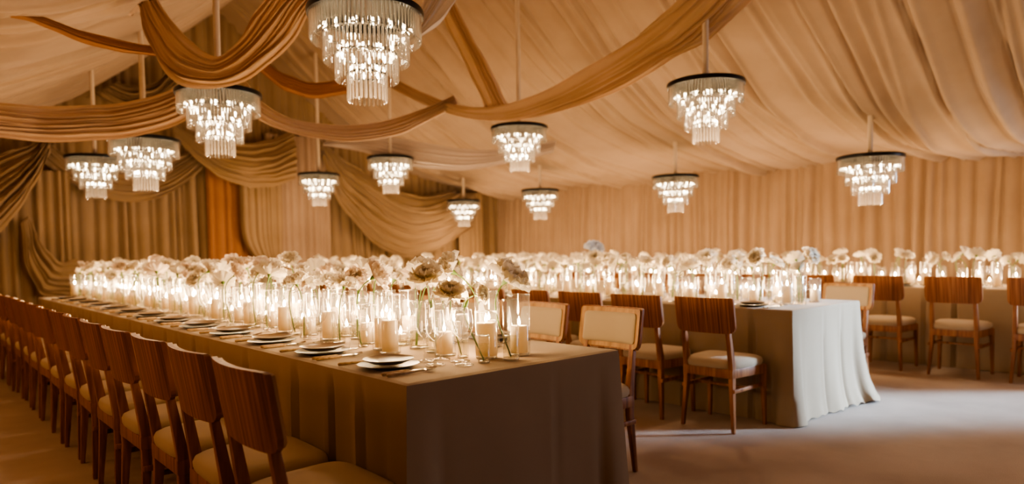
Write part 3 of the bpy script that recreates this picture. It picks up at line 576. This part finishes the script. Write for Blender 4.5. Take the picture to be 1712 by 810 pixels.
CL = [(1.88, 3.18, 2.435, 'largest crystal chandelier, nearest of all, at the top of the picture'),
      (1.83, 5.21, 2.38, 'crystal chandelier just under the low U-shaped amber swag'),
      (1.74, 6.88, 2.25, 'crystal chandelier third along over the front table, partly covering the fourth'),
      (1.75, 8.97, 2.33, 'leftmost small crystal chandelier, last in the row over the front table'),
      (4.70, 9.39, 2.37, 'small crystal chandelier farthest along the row over the middle table'),
      (4.85, 7.67, 2.43, 'crystal chandelier in front of the pale lilac swag, third over the middle table'),
      (4.95, 5.31, 2.49, 'crystal chandelier under the lowest point of the long peach swag'),
      (4.81, 2.99, 2.48, 'large crystal chandelier on a long pale rod above the near end of the middle table'),
      (7.61, 9.65, 2.12, 'smallest crystal chandelier, near the corner of the two curtain walls'),
      (7.67, 7.76, 2.16, 'small crystal chandelier second from the corner over the back table'),
      (7.59, 5.17, 2.13, 'crystal chandelier on a slim rod before the long pleated curtain, third from the corner'),
      (7.02, 2.57, 2.04, 'rightmost crystal chandelier, hanging close below the ceiling liner')]
cp = make_chandelier()
LIGHTS = []
for k, (v, u, z, lab) in enumerate(CL):
    o = cp if k == 0 else dup(cp, (0, 0, 0))
    o.location = (v, u, z); o.rotation_euler = (0, 0, .37 * k)
    tag(o, lab, 'chandelier', 'crystal chandeliers in three rows')
    hz = max(ceil_z(v, u) + .02, z + .25) - z
    m = MB(); m.lathe([(.025, .012), (.022, .06), (.024, hz * .5), (.022, hz)], 12); m.cap(.022, hz, 12)
    ob('hanging_rod', m.mesh('hanging_rod', M['rod']), o)
    LIGHTS.append((v, u, z))

# ------------------------------------------------------------------ table things: shared meshes
def cyl_mesh(r, h, name):
    m = MB(); m.lathe([(r * .985, .0), (r, .004), (r, h), (r - .0022, h + .001), (r - .003, h - .006)], 22); m.cap(r * .985, .001, 22, up=False)
    return m.mesh(name, M['glass'])
def rim_mesh(r, h):
    m = MB(); m.lathe([(r - .0025, h - .001), (r + .001, h - .001), (r + .0012, h + .002), (r - .0025, h + .002), (r - .0025, h - .001)], 22); return m.mesh('rim', M['rim'])
def base_mesh(r):
    m = MB(); m.lathe([(.001, .002), (r * .96, .002), (r * .97, .008), (r * .6, .010), (.001, .010)], 22); return m.mesh('glass_base', M['rim'])
VES = {}
def vessel(kind, r, h, name, water=0):
    e = dict(r=r, h=h, name=name, body=cyl_mesh(r, h, name), rim=rim_mesh(r, h), base=base_mesh(r))
    if water:
        m = MB(); m.lathe([(.001, .011), (r - .004, .011), (r - .004, water), (.001, water)], 18); e['water'] = m.mesh('water', M['water'])
    VES[kind] = e
vessel('hold_tall', .044, .235, 'candle_cylinder'); vessel('hold_short', .042, .175, 'candle_cylinder')
vessel('dish', .055, .055, 'votive_dish', .03)
vessel('slim', .022, .165, 'bud_vase', .07); vessel('tall', .030, .225, 'flower_vase', .09); vessel('wide', .040, .20, 'flower_vase', .08); vessel('big', .046, .285, 'flower_vase', .10); vessel('low', .022, .10, 'bud_vase', .07)
def make_vessel(kind):
    e = VES[kind]; o = ob(e['name'], e['body'])
    ob('rim', e['rim'], o); ob('glass_base', e['base'], o)
    if 'water' in e: ob('water', e['water'], o)
    return o
flame_m = MB(); flame_m.lathe([(.0004, 0), (.004, .004), (.0058, .010), (.0048, .018), (.0026, .026), (.0004, .034)], 10); FL = flame_m.mesh('flame', M['flame'])
wick_m = MB(); wick_m.tube([(0, 0, -.004), (0, 0, .010)], .0012, 6); WK = wick_m.mesh('wick', M['wick'])
def candle_mesh(r, h, name='pillar_candle'):
    m = MB(); m.lathe([(.001, 0), (r, 0), (r, h - .004), (r - .004, h), (r - .010, h - .004), (.006, h - .010), (.001, h - .010)], 24); return m.mesh(name, M['wax'])
CAN = {'tall': (candle_mesh(.033, .125), .125, .033), 'short': (candle_mesh(.032, .085), .085, .032), 'float': (candle_mesh(.026, .030, 'floating_candle'), .030, .026), 'stout': (candle_mesh(.040, .125), .125, .040), 'mid': (candle_mesh(.034, .105), .105, .034)}
def make_candle(kind):
    me, h, r = CAN[kind]; o = ob('floating_candle' if kind == 'float' else 'pillar_candle', me)
    ob('wick', WK, o, (0, 0, h - .008)); ob('flame', FL, o, (0, 0, h + .0))
    return o
# blossoms: layered ruffled petals around the z axis
def petal(mb, ang, tilt, length, width, cup, ruffle, r0, z0, r):
    rows = []; nu, nv = 5, 9; ph = r.uniform(0, 6)
    for i in range(nu + 1):
        t = i / nu; w = width * (math.sin(PI * (.12 + .70 * t)) ** .8); row = []
        for j in range(nv + 1):
            s = 2 * j / nv - 1
            x = r0 + length * t * (1 - .12 * s * s * t); y = s * w
            z = cup * (s * s) * w * 1.2 + .20 * length * t * t * cup + ruffle * t * t * (math.sin(5 * s + ph) + .7 * math.sin(11 * s + 2 * ph))
            # tilt: 0 = upright, pi/2 = flat open
            ca, sa = math.cos(tilt), math.sin(tilt)
            X = r0 + (x - r0) * sa - z * ca; Z = (x - r0) * ca + z * sa + z0
            c, d = math.cos(ang), math.sin(ang)
            row.append((X * c - y * d, X * d + y * c, Z))
        rows.append(row)
    mb.grid(rows)
def blossom_mesh(seed, openness, R0, mat):
    r = random.Random(seed); mb = MB()
    for n, tilt, L, W, z0 in ((9, 1.32, 1., .36, 0), (9, 1.02, .94, .36, .003), (8, .76, .82, .33, .006), (6, .55, .6, .32, .008), (5, .25, .42, .26, .010), (3, .12, .3, .18, .010), (6, .95, .42, .26, .016), (5, .6, .30, .2, .018)):
        off = r.uniform(0, 6)
        for k in range(n):
            petal(mb, off + 2 * PI * k / n + r.uniform(-.12, .12), min(1.75, tilt * openness + r.uniform(-.12, .12)), R0 * L * r.uniform(.88, 1.08), R0 * W * r.uniform(.9, 1.15), r.uniform(.35, .7), R0 * .10, .004, z0, r)
    return mb.mesh('blossom', mat)
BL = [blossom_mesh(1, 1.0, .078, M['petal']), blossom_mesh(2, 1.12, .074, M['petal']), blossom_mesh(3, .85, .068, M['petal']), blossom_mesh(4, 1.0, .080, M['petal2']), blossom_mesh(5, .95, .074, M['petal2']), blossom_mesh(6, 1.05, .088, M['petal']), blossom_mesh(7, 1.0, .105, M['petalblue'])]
cal = MB(); cal.lathe([(.0015, -.022), (.005, -.016), (.009, -.006), (.012, .002)], 10); CAL = cal.mesh('calyx', M['stem'])
def leaf_mesh():
    rows = []
    for i in range(7):
        t = i / 6; w = .007 * math.sin(PI * (.05 + .93 * t)) + .0004
        rows.append([(s * w, .01 * t * t + .004 * s * s, .05 * t) for s in (-1, 0, 1)])
    return MB().grid(rows).mesh('leaf', M['stem'])
LEAF = leaf_mesh()
def make_flower(base, head, tilt, az, variant, label, group, leaf=False, scale=1.):
    # base: stem foot; head: centre of the blossom; the blossom axis leans by tilt toward az
    root = empty('flower', base)
    b, h = Vector(base), Vector(head); ax = Vector((math.sin(tilt) * math.cos(az), math.sin(tilt) * math.sin(az), math.cos(tilt)))
    p3 = h - b - ax * .02; p2 = p3 - ax * min(.10, p3.length * .35); p1 = Vector((p2.x * .35, p2.y * .35, p2.z * .5))
    pts = []
    for k in range(11):
        t = k / 10; q = 1 - t
        pts.append(p1 * (3 * q * q * t) + p2 * (3 * q * t * t) + p3 * t ** 3)
    ob('stem', MB().tube(pts, .0030, 6).mesh('stem', M['stem']), root)
    bl = ob('blossom', BL[variant], root, h - b); bl.rotation_mode = 'QUATERNION'
    bl.rotation_quaternion = Vector((0, 0, 1)).rotation_difference(ax); bl.scale = (scale,) * 3
    ca = ob('calyx', CAL, bl)
    if leaf:
        l = ob('leaf', LEAF, root, pts[6]); l.rotation_euler = (.5, .3, az + 1)
    tag(root, label, 'flower', group); return root
# wine glass
wg = MB(); wg.lathe([(.0005, .003), (.020, .002), (.034, .0015), (.035, .003), (.012, .006), (.004, .012), (.0032, .05), (.0036, .085), (.012, .094), (.026, .108), (.034, .130), (.0355, .150), (.033, .178), (.030, .196)], 26)
WG = wg.mesh('wine_glass', M['glass'])
wr = MB(); wr.lathe([(.0288, .1955), (.0306, .1955), (.0306, .1975), (.0288, .1975), (.0288, .1955)], 26); WR = wr.mesh('rim', M['rim'])
wb = MB(); wb.lathe([(.0330, .0012), (.0352, .0012), (.0352, .0032), (.0330, .0032), (.0330, .0012)], 26); WB = wb.mesh('foot', M['rim'])
def make_glass():
    o = ob('wine_glass', WG); ob('rim', WR, o); ob('foot', WB, o); return o
# plates and cutlery
pm = MB(); pm.lathe([(.0005, .004), (.065, .004), (.085, .008), (.107, .013), (.109, .0145), (.106, .0125), (.084, .0045), (.066, 0), (.0005, 0)], 40); CHG = pm.mesh('charger_plate', M['charger'], 'angle')
pm = MB(); pm.lathe([(.0005, .005), (.058, .005), (.070, .010), (.088, .016), (.0895, .0175), (.087, .0145), (.069, .006), (.055, 0), (.0005, 0)], 40); PLT = pm.mesh('dinner_plate', M['plate'], 'angle')
def knife_parts():
    h = MB(); h.tube([(-.105, 0, .006), (-.100, 0, .006), (-.05, 0, .006), (-.005, 0, .006), (0, 0, .006)], [.004, .0062, .0058, .0052, .004], 8)
    b = MB(); b.add([(0, -.004, .004), (.03, -.008, .004), (.085, -.009, .004), (.11, -.002, .004), (.1, .003, .004), (0, .004, .004), (0, -.004, .006), (.03, -.008, .0055), (.085, -.009, .0055), (.11, -.002, .005), (.1, .003, .0065), (0, .004, .0065)],
                     [(5, 4, 3, 2, 1, 0), (6, 7, 8, 9, 10, 11), (0, 1, 7, 6), (1, 2, 8, 7), (2, 3, 9, 8), (3, 4, 10, 9), (4, 5, 11, 10), (5, 0, 6, 11)])
    return h.mesh('handle', M['handle']), b.mesh('blade', M['steel'], False)
KH, KB = knife_parts()
fk = MB(); fk.tube([(0, 0, .006), (.035, 0, .005), (.055, 0, .004)], [.003, .0028, .005], 6)
for s in (-.009, -.003, .003, .009): fk.tube([(.05, s * .8, .004), (.07, s, .003), (.10, s, .007)], [.0022, .0016, .0008], 5)
FKH = fk.mesh('tines', M['steel'])
sp = MB(); sp.tube([(0, 0, .006), (.045, 0, .005)], [.003, .0026], 6)
sp.grid([[(.045 + .048 * t, s * .017 * math.sin(PI * (.08 + .88 * t)) ** .6, .003 + .006 * s * s + .006 * t * t) for s in (-1, -.5, 0, .5, 1)] for t in np.linspace(0, 1, 9)])
SPB = sp.mesh('bowl', M['steel'])
def cutlery(kind, loc, rz):
    o = empty(kind, loc, (0, 0, rz)); ob('handle', KH, o)
    ob({'table_knife': 'blade', 'dinner_fork': 'tines', 'table_spoon': 'bowl'}[kind], {'table_knife': KB, 'dinner_fork': FKH, 'table_spoon': SPB}[kind], o); return o

# ------------------------------------------------------------------ laying the tables
protos = {}
def place(key, maker, loc, rz=0., sc_=1.):
    if key not in protos: protos[key] = maker(); o = protos[key]; o.location = loc; o.rotation_euler = (0, 0, rz)
    else: o = dup(protos[key], loc, (0, 0, rz))
    if sc_ != 1.: o.scale = (sc_,) * 3
    return o
CANDLE_LIGHTS = []
def candle_set(hold, cand, x, y, z, lab, tname):
    hv = place('v' + hold, lambda: make_vessel(hold), (x, y, z), rnd.uniform(0, 6))
    nm = 'votive dish' if hold == 'dish' else 'candle cylinder'
    tag(hv, lab[0], nm, 'candle glasses on the %s table' % tname)
    zb = z + (.031 - .012 if hold == 'dish' else .0105)
    c = place('c' + cand, lambda: make_candle(cand), (x + rnd.uniform(-.003, .003), y + rnd.uniform(-.003, .003), zb), rnd.uniform(0, 6))
    tag(c, lab[1], 'candle', 'lit candles on the %s table' % tname)
def vase_set(kind, x, y, z, head, tilt, az, var, lab, tname, leaf=False, scale=1., pick=True):
    v = place('v' + kind, lambda: make_vessel(kind), (x, y, z), rnd.uniform(0, 6))
    tag(v, lab[0], 'vase', 'glass vases on the %s table' % tname)
    r = VES[kind]['r'] * .5
    make_flower((x + rnd.uniform(-r, r) * .7, y + rnd.uniform(-r, r) * .7, z + .012), head, tilt, az, var, lab[1], 'cut flowers on the %s table' % tname, leaf, scale)
def bay(T, k, skip=()):
    tn = T['name']; z = T['h'] + .0015; uc = T['p0'] + T['sp'] * k + T['sp'] * .05; vc = (T['v0'] + T['v1']) / 2; s = T['sp']
    at = "%s setting from %s table's %s end" % (ORD[k], tn, 'right' if tn == 'back' else 'near')
    items = [('c', 'hold_tall', 'tall', -.135, .12, 'tall', 'near row'), ('c', 'hold_short', 'short', -.10, .36, 'short', 'near row'),
             ('c', 'hold_tall', 'mid', .10, .30, 'tall', 'far row'), ('c', 'hold_short', 'short', .17, .06, 'short', 'far row'), ('c', 'dish', 'float', .0, .20, 'low', 'middle row'),
             ('f', 'slim', 0, -.175, .28, 'slim', 'near row'), ('f', 'wide', 0, -.03, .05, 'wide', 'middle row'), ('f', 'tall', 0, .03, .42, 'tall', 'middle row'), ('f', 'slim', 0, .20, .40, 'slim', 'far row'), ('f', 'big', 0, .20, .20, 'broad', 'far row')]
    if tn == 'front': items += [('c', 'hold_tall', 'stout', .02, .30, 'wide', 'middle row'), ('f', 'tall', 0, -.15, .46, 'tall', 'near row')]
    got = BAYPOS.setdefault(tn, [])
    for it in items:
        if it[5] + it[6] in skip: continue
        r = VES[it[1]]['r']; best = None
        for q in range(60):
            j = .02 + .004 * q
            x = vc + it[3] + rnd.uniform(-j, j); y = uc + (it[4] - .25) * s / .5 + rnd.uniform(-j, j)
            if abs(x - vc) > .24 or y > T['u1'] - .08 or y < T['u0'] + .1: continue
            if all(math.hypot(x - a, y - b) > r + c + .006 for a, b, c in got): best = (x, y); break
        if best is None: continue
        x, y = best; got.append((x, y, r))
        if it[0] == 'c':
            if it[1] == 'dish':
                candle_set('dish', 'float', x, y, z, ('low round glass water dish, %s, %s' % (it[6], at), 'small floating candle in glass dish, %s, %s' % (it[6], at)), tn)
            else:
                candle_set(it[1], it[2], x, y, z, ('%s clear cylinder around lit candle, %s, %s' % (it[5], it[6], at), 'lit ivory candle in %s cylinder, %s, %s' % (it[5], it[6], at)), tn)
        else:
            zh = rnd.uniform(.235, .335) + (.03 if it[1] == 'big' else 0); az = rnd.uniform(0, 2 * PI); tilt = rnd.uniform(.25, 1.25)
            lean = rnd.uniform(.02, .06)
            var = rnd.choice([0, 1, 2, 3, 4, 5]) if tn == 'front' else rnd.choice([0, 1, 2, 0, 1, 5])
            head = (x + lean * math.cos(az), y + lean * math.sin(az), z + zh)
            col = 'blush' if var in (3, 4) else 'ivory'
            vase_set(it[1], x, y, z, head, tilt, az, var, ('%s clear vase holding cut blooms, %s, %s' % (it[5], it[6], at), '%s bloom on green stem, %s vase, %s, %s' % (col, it[5], it[6], at)), tn, rnd.random() < .25, rnd.uniform(.85, 1.1))
            if it[1] == 'wide' or (it[1] == 'big' and tn == 'front'):
                az += rnd.uniform(1.6, 4.6); hd = (x + .06 * math.cos(az), y + .06 * math.sin(az), z + rnd.uniform(.245, .34))
                vr = rnd.choice([0, 1, 2, 5]); make_flower((x - .01 * math.cos(az), y - .01 * math.sin(az), z + .012), hd, rnd.uniform(.3, 1.2), az, vr, 'second ivory bloom in %s vase, %s, %s' % (it[5], it[6], at), 'cut flowers on the %s table' % tn, False, rnd.uniform(.8, 1.05))
BAYPOS = {}
# ---- the near end of the front table, placed one by one
z1 = T1['h'] + .0015; fg = 'front'
BAYPOS['front'] = []
def hand_c(hold, cand, x, y, a, b): candle_set(hold, cand, x, y, z1, (a, b), fg); BAYPOS['front'].append((x, y, VES[hold]['r']))
def hand_f(kind, x, y, head, tilt, az, var, a, b, leaf=False, scale=1.):
    vase_set(kind, x, y, z1, head, tilt, az, var, (a, b), fg, leaf, scale); BAYPOS['front'].append((x, y, VES[kind]['r']))
hand_c('hold_tall', 'mid', 1.79, 1.94, 'tallest-looking clear cylinder at the inner near corner of the front table', 'ivory candle in the cylinder at the inner near corner of the front table')
hand_f('tall', 1.69, 1.875, (1.765, 1.985, 1.05), .7, -.9, 5, 'upright clear vase at the table end with one dark stem leaning in it', 'wide ruffled cream bloom leaning out over the near corner of the front table', False, 1.1)
hand_c('hold_short', 'stout', 1.655, 1.975, 'clear cylinder around the stout candle at the table end', 'stoutest ivory pillar candle at the near end of the front table')
hand_f('low', 1.575, 1.895, (1.66, 2.03, 1.0), 1.35, -1.2, 2, 'short narrow glass with tinted water at the very edge of the table end', 'small pale bud on an arching stem above the stout candle', True, .7)
hand_f('slim', 1.60, 2.05, (1.565, 2.075, .995), .4, -2.1, 1, 'slim clear vase with a straight stem left of the stout candle', 'large ivory bloom facing the camera above the slim vase at the table end', False, .95)
hand_c('hold_short', 'short', 1.585, 2.14, 'short cylinder behind the wine glasses at the table end', 'short ivory candle behind the wine glasses at the table end')
for gx, gy, gl in ((1.443, 2.08, 'left'), (1.512, 2.072, 'middle'), (1.537, 1.985, 'right')):
    g = place('glass', make_glass, (gx, gy, z1 - .0002)); tag(g, 'foremost stemmed wine glass at the near end of the front table, %s of three' % gl, 'wine glass', 'stemmed wine glasses'); BAYPOS['front'].append((gx, gy, .037))
hand_c('hold_tall', 'tall', 1.47, 2.36, 'tall cylinder left of the foremost wine glasses', 'tall ivory pillar candle left of the foremost wine glasses')
hand_f('wide', 1.61, 2.24, (1.56, 2.22, 1.05), .4, -2.4, 1, 'wide clear vase with three stems behind the foremost wine glasses', 'ivory bloom hanging over the foremost wine glasses', True, 1.1)
hand_f('big', 1.76, 2.10, (1.70, 2.24, 1.085), 1.1, 2.8, 0, 'broad clear vase second in from the inner near corner', 'high ivory bloom turned away behind the foremost wine glasses', False, 1.1)
hand_c('hold_tall', 'mid', 1.86, 2.20, 'clear cylinder on the inner side beside the second broad vase', 'ivory candle on the inner side beside the second broad vase')
for k in range(1, T1['n']): bay(T1, k)
for k in range(T2['n']): bay(T2, k)
for k in range(T3['n'] - 1): bay(T3, k)
# bluish bloom at the far side of the middle table
make_flower((5.28, 4.62, z1 + .01), (5.30, 4.60, 1.17), .5, -2, 6, 'pale blue bloom standing above the cream ones on the middle table', 'cut flowers on the middle table', False, 1.2)
vb = place('vbig', lambda: make_vessel('big'), (5.28, 4.62, z1)); tag(vb, 'broad clear vase holding the pale blue bloom on the middle table', 'vase', 'glass vases on the middle table')

def setting(T, k, side, full=True):
    tn = T['name']; z = T['h'] + .0012; u = T['p0'] + T['sp'] * k
    e = T['v0'] if side < 0 else T['v1']; d = -side           # d points inward
    if T is T1 and side > 0: u = 2.40 + .53 * k
    sidew = {('front', -1): 'aisle side of front table', ('front', 1): 'inner side of front table', ('middle', -1): 'near side of middle table', ('middle', 1): 'rear side of middle table', ('back', -1): 'near side of back table'}[(tn, side)]
    at = '%s from %s end, %s' % (ORD[k], 'right' if tn == 'back' else 'near', sidew)
    x = e + d * .135
    a = place('charger', lambda: ob('charger_plate', CHG), (x, u, z)); tag(a, 'dark charger plate, %s' % at, 'plate', 'charger plates')
    b = place('plate', lambda: ob('dinner_plate', PLT), (x + rnd.uniform(-.004, .004), u, z + .0148)); tag(b, 'stone-coloured dinner plate on its charger, %s' % at, 'plate', 'dinner plates')
    ang = 0 if side < 0 else PI
    if full:
        for kind, off in (('dinner_fork', .150), ('table_knife', -.145), ('table_spoon', -.175)):
            o = place(kind, lambda kind=kind: cutlery(kind, (0, 0, 0), 0), (e + d * .125, u + off * d, z), ang + rnd.uniform(-.04, .04))
            tag(o, '%s with pale wooden handle, %s' % ({'dinner_fork': 'steel fork', 'table_knife': 'steel knife', 'table_spoon': 'steel spoon'}[kind], at), {'dinner_fork': 'fork', 'table_knife': 'knife', 'table_spoon': 'spoon'}[kind], 'cutlery with wooden handles')
    for nm, dx, du in (('first', .31, -.03), ('second', .335, -.125)):
        xx, yy = e + d * dx, u + du * d
        if any(math.hypot(xx - p, yy - q) < rr + .040 for p, q, rr in BAYPOS[tn]):
            for tr in range(40):
                x2, y2 = xx + rnd.uniform(-.05, .03) * d, yy + rnd.uniform(-.07, .07)
                if all(math.hypot(x2 - p, y2 - q) > rr + .038 for p, q, rr in BAYPOS[tn]): xx, yy = x2, y2; break
            else: continue
        BAYPOS[tn].append((xx, yy, .037))
        g = place('glass', make_glass, (xx, yy, z + .0005)); tag(g, 'stemmed wine glass, %s of pair, %s' % ('left' if nm == 'first' else 'right', at), 'wine glass', 'stemmed wine glasses')
for k in range(T1['n'] - 1): setting(T1, k, -1)
for k in range(4): setting(T1, k, 1, k < 2)
for k in range(10): setting(T2, k, -1, k < 4)
for k in range(8): setting(T3, k, -1, False)

# ------------------------------------------------------------------ light
def point(name, loc, col, w, rad):
    l = bpy.data.lights.new(name, 'POINT'); l.color = col; l.energy = w; l.shadow_soft_size = rad
    o = bpy.data.objects.new(name, l); COL.objects.link(o); o.location = loc; return o
for v, u, z in LIGHTS:
    point('chandelier_and_fill_light', (v, u, z - .56), (1, .68, .41), KCH * (.55 if v < 3 else 1. if v < 6 else .88), .05)
for v, u, z in ((4.8, .7, 1.95), (7.0, .1, 1.6)):  # unseen warm fill lights added toward the camera, no chandelier hangs here
    point('chandelier_and_fill_light', (v, u, z), (1, .69, .41), KCH * .6, .05)
for T in (T1, T2, T3):
    n = T['n']
    for k in range(n):
        point('candle_light', ((T['v0'] + T['v1']) / 2, T['p0'] + T['sp'] * k, T['h'] + .19), (1, .64, .33), KCA * T['sp'] / .5, .08)
def area(name, loc, tgt, sx, sy, w, col, spread=PI):
    l = bpy.data.lights.new(name, 'AREA'); l.shape = 'RECTANGLE'; l.size = sx; l.size_y = sy; l.energy = w; l.color = col; l.spread = spread
    o = bpy.data.objects.new(name, l); COL.objects.link(o); o.location = loc
    o.rotation_euler = (Vector(tgt) - Vector(loc)).to_track_quat('-Z', 'Y').to_euler(); return o
for u_ in (2.6, 5.2, 7.6):  # unseen fill lights added to brighten the aisle side of the front table
    point('aisle_fill_light', (-1.0, u_, 1.5), (1, .52, .22), 17., .2)
area('doorway_daylight', (8.1, -.5, 1.5), (4.95, 2.42, .18), 1.4, 1.6, KDAY, (.55, .75, 1), R(14))
area('doorway_skylight', (9.25, -2.2, 1.4), (6.0, 2.2, 2.0), 1.5, 2.0, KSKY, (.66, .77, 1), PI)
w = bpy.data.worlds.new('tent surroundings'); sc.world = w; w.use_nodes = True
bg = w.node_tree.nodes['Background']; bg.inputs[0].default_value = (.52, .46, .33, 1); bg.inputs[1].default_value = KAMB

# ------------------------------------------------------------------ camera
cd = bpy.data.cameras.new('camera'); co = bpy.data.objects.new('camera', cd); COL.objects.link(co)
f_ = Vector((.67117, .7402, -.04032)).normalized(); r_ = Vector((.74029, -.6721, -.01557)).normalized(); u_ = r_.cross(f_).normalized()
co.matrix_world = Matrix(((r_.x, u_.x, -f_.x, 0), (r_.y, u_.y, -f_.y, 0), (r_.z, u_.z, -f_.z, 1.157), (0, 0, 0, 1)))
cd.sensor_width = 36; cd.lens = 23.972; cd.shift_y = .03797; cd.clip_start = .05; cd.clip_end = 100
cd.dof.use_dof = True; cd.dof.focus_distance = 2.7; cd.dof.aperture_fstop = 1.6
sc.camera = co
sc.view_settings.view_transform = VT; sc.view_settings.look = LOOK; sc.view_settings.exposure = EXPO; sc.view_settings.gamma = 1.0
cy = sc.cycles
cy.max_bounces = 8; cy.diffuse_bounces = 4; cy.glossy_bounces = 3; cy.transmission_bounces = 4; cy.transparent_max_bounces = 40
cy.caustics_reflective = False; cy.caustics_refractive = False; cy.sample_clamp_indirect = 4.0; cy.use_light_tree = True
cy.use_denoising = True
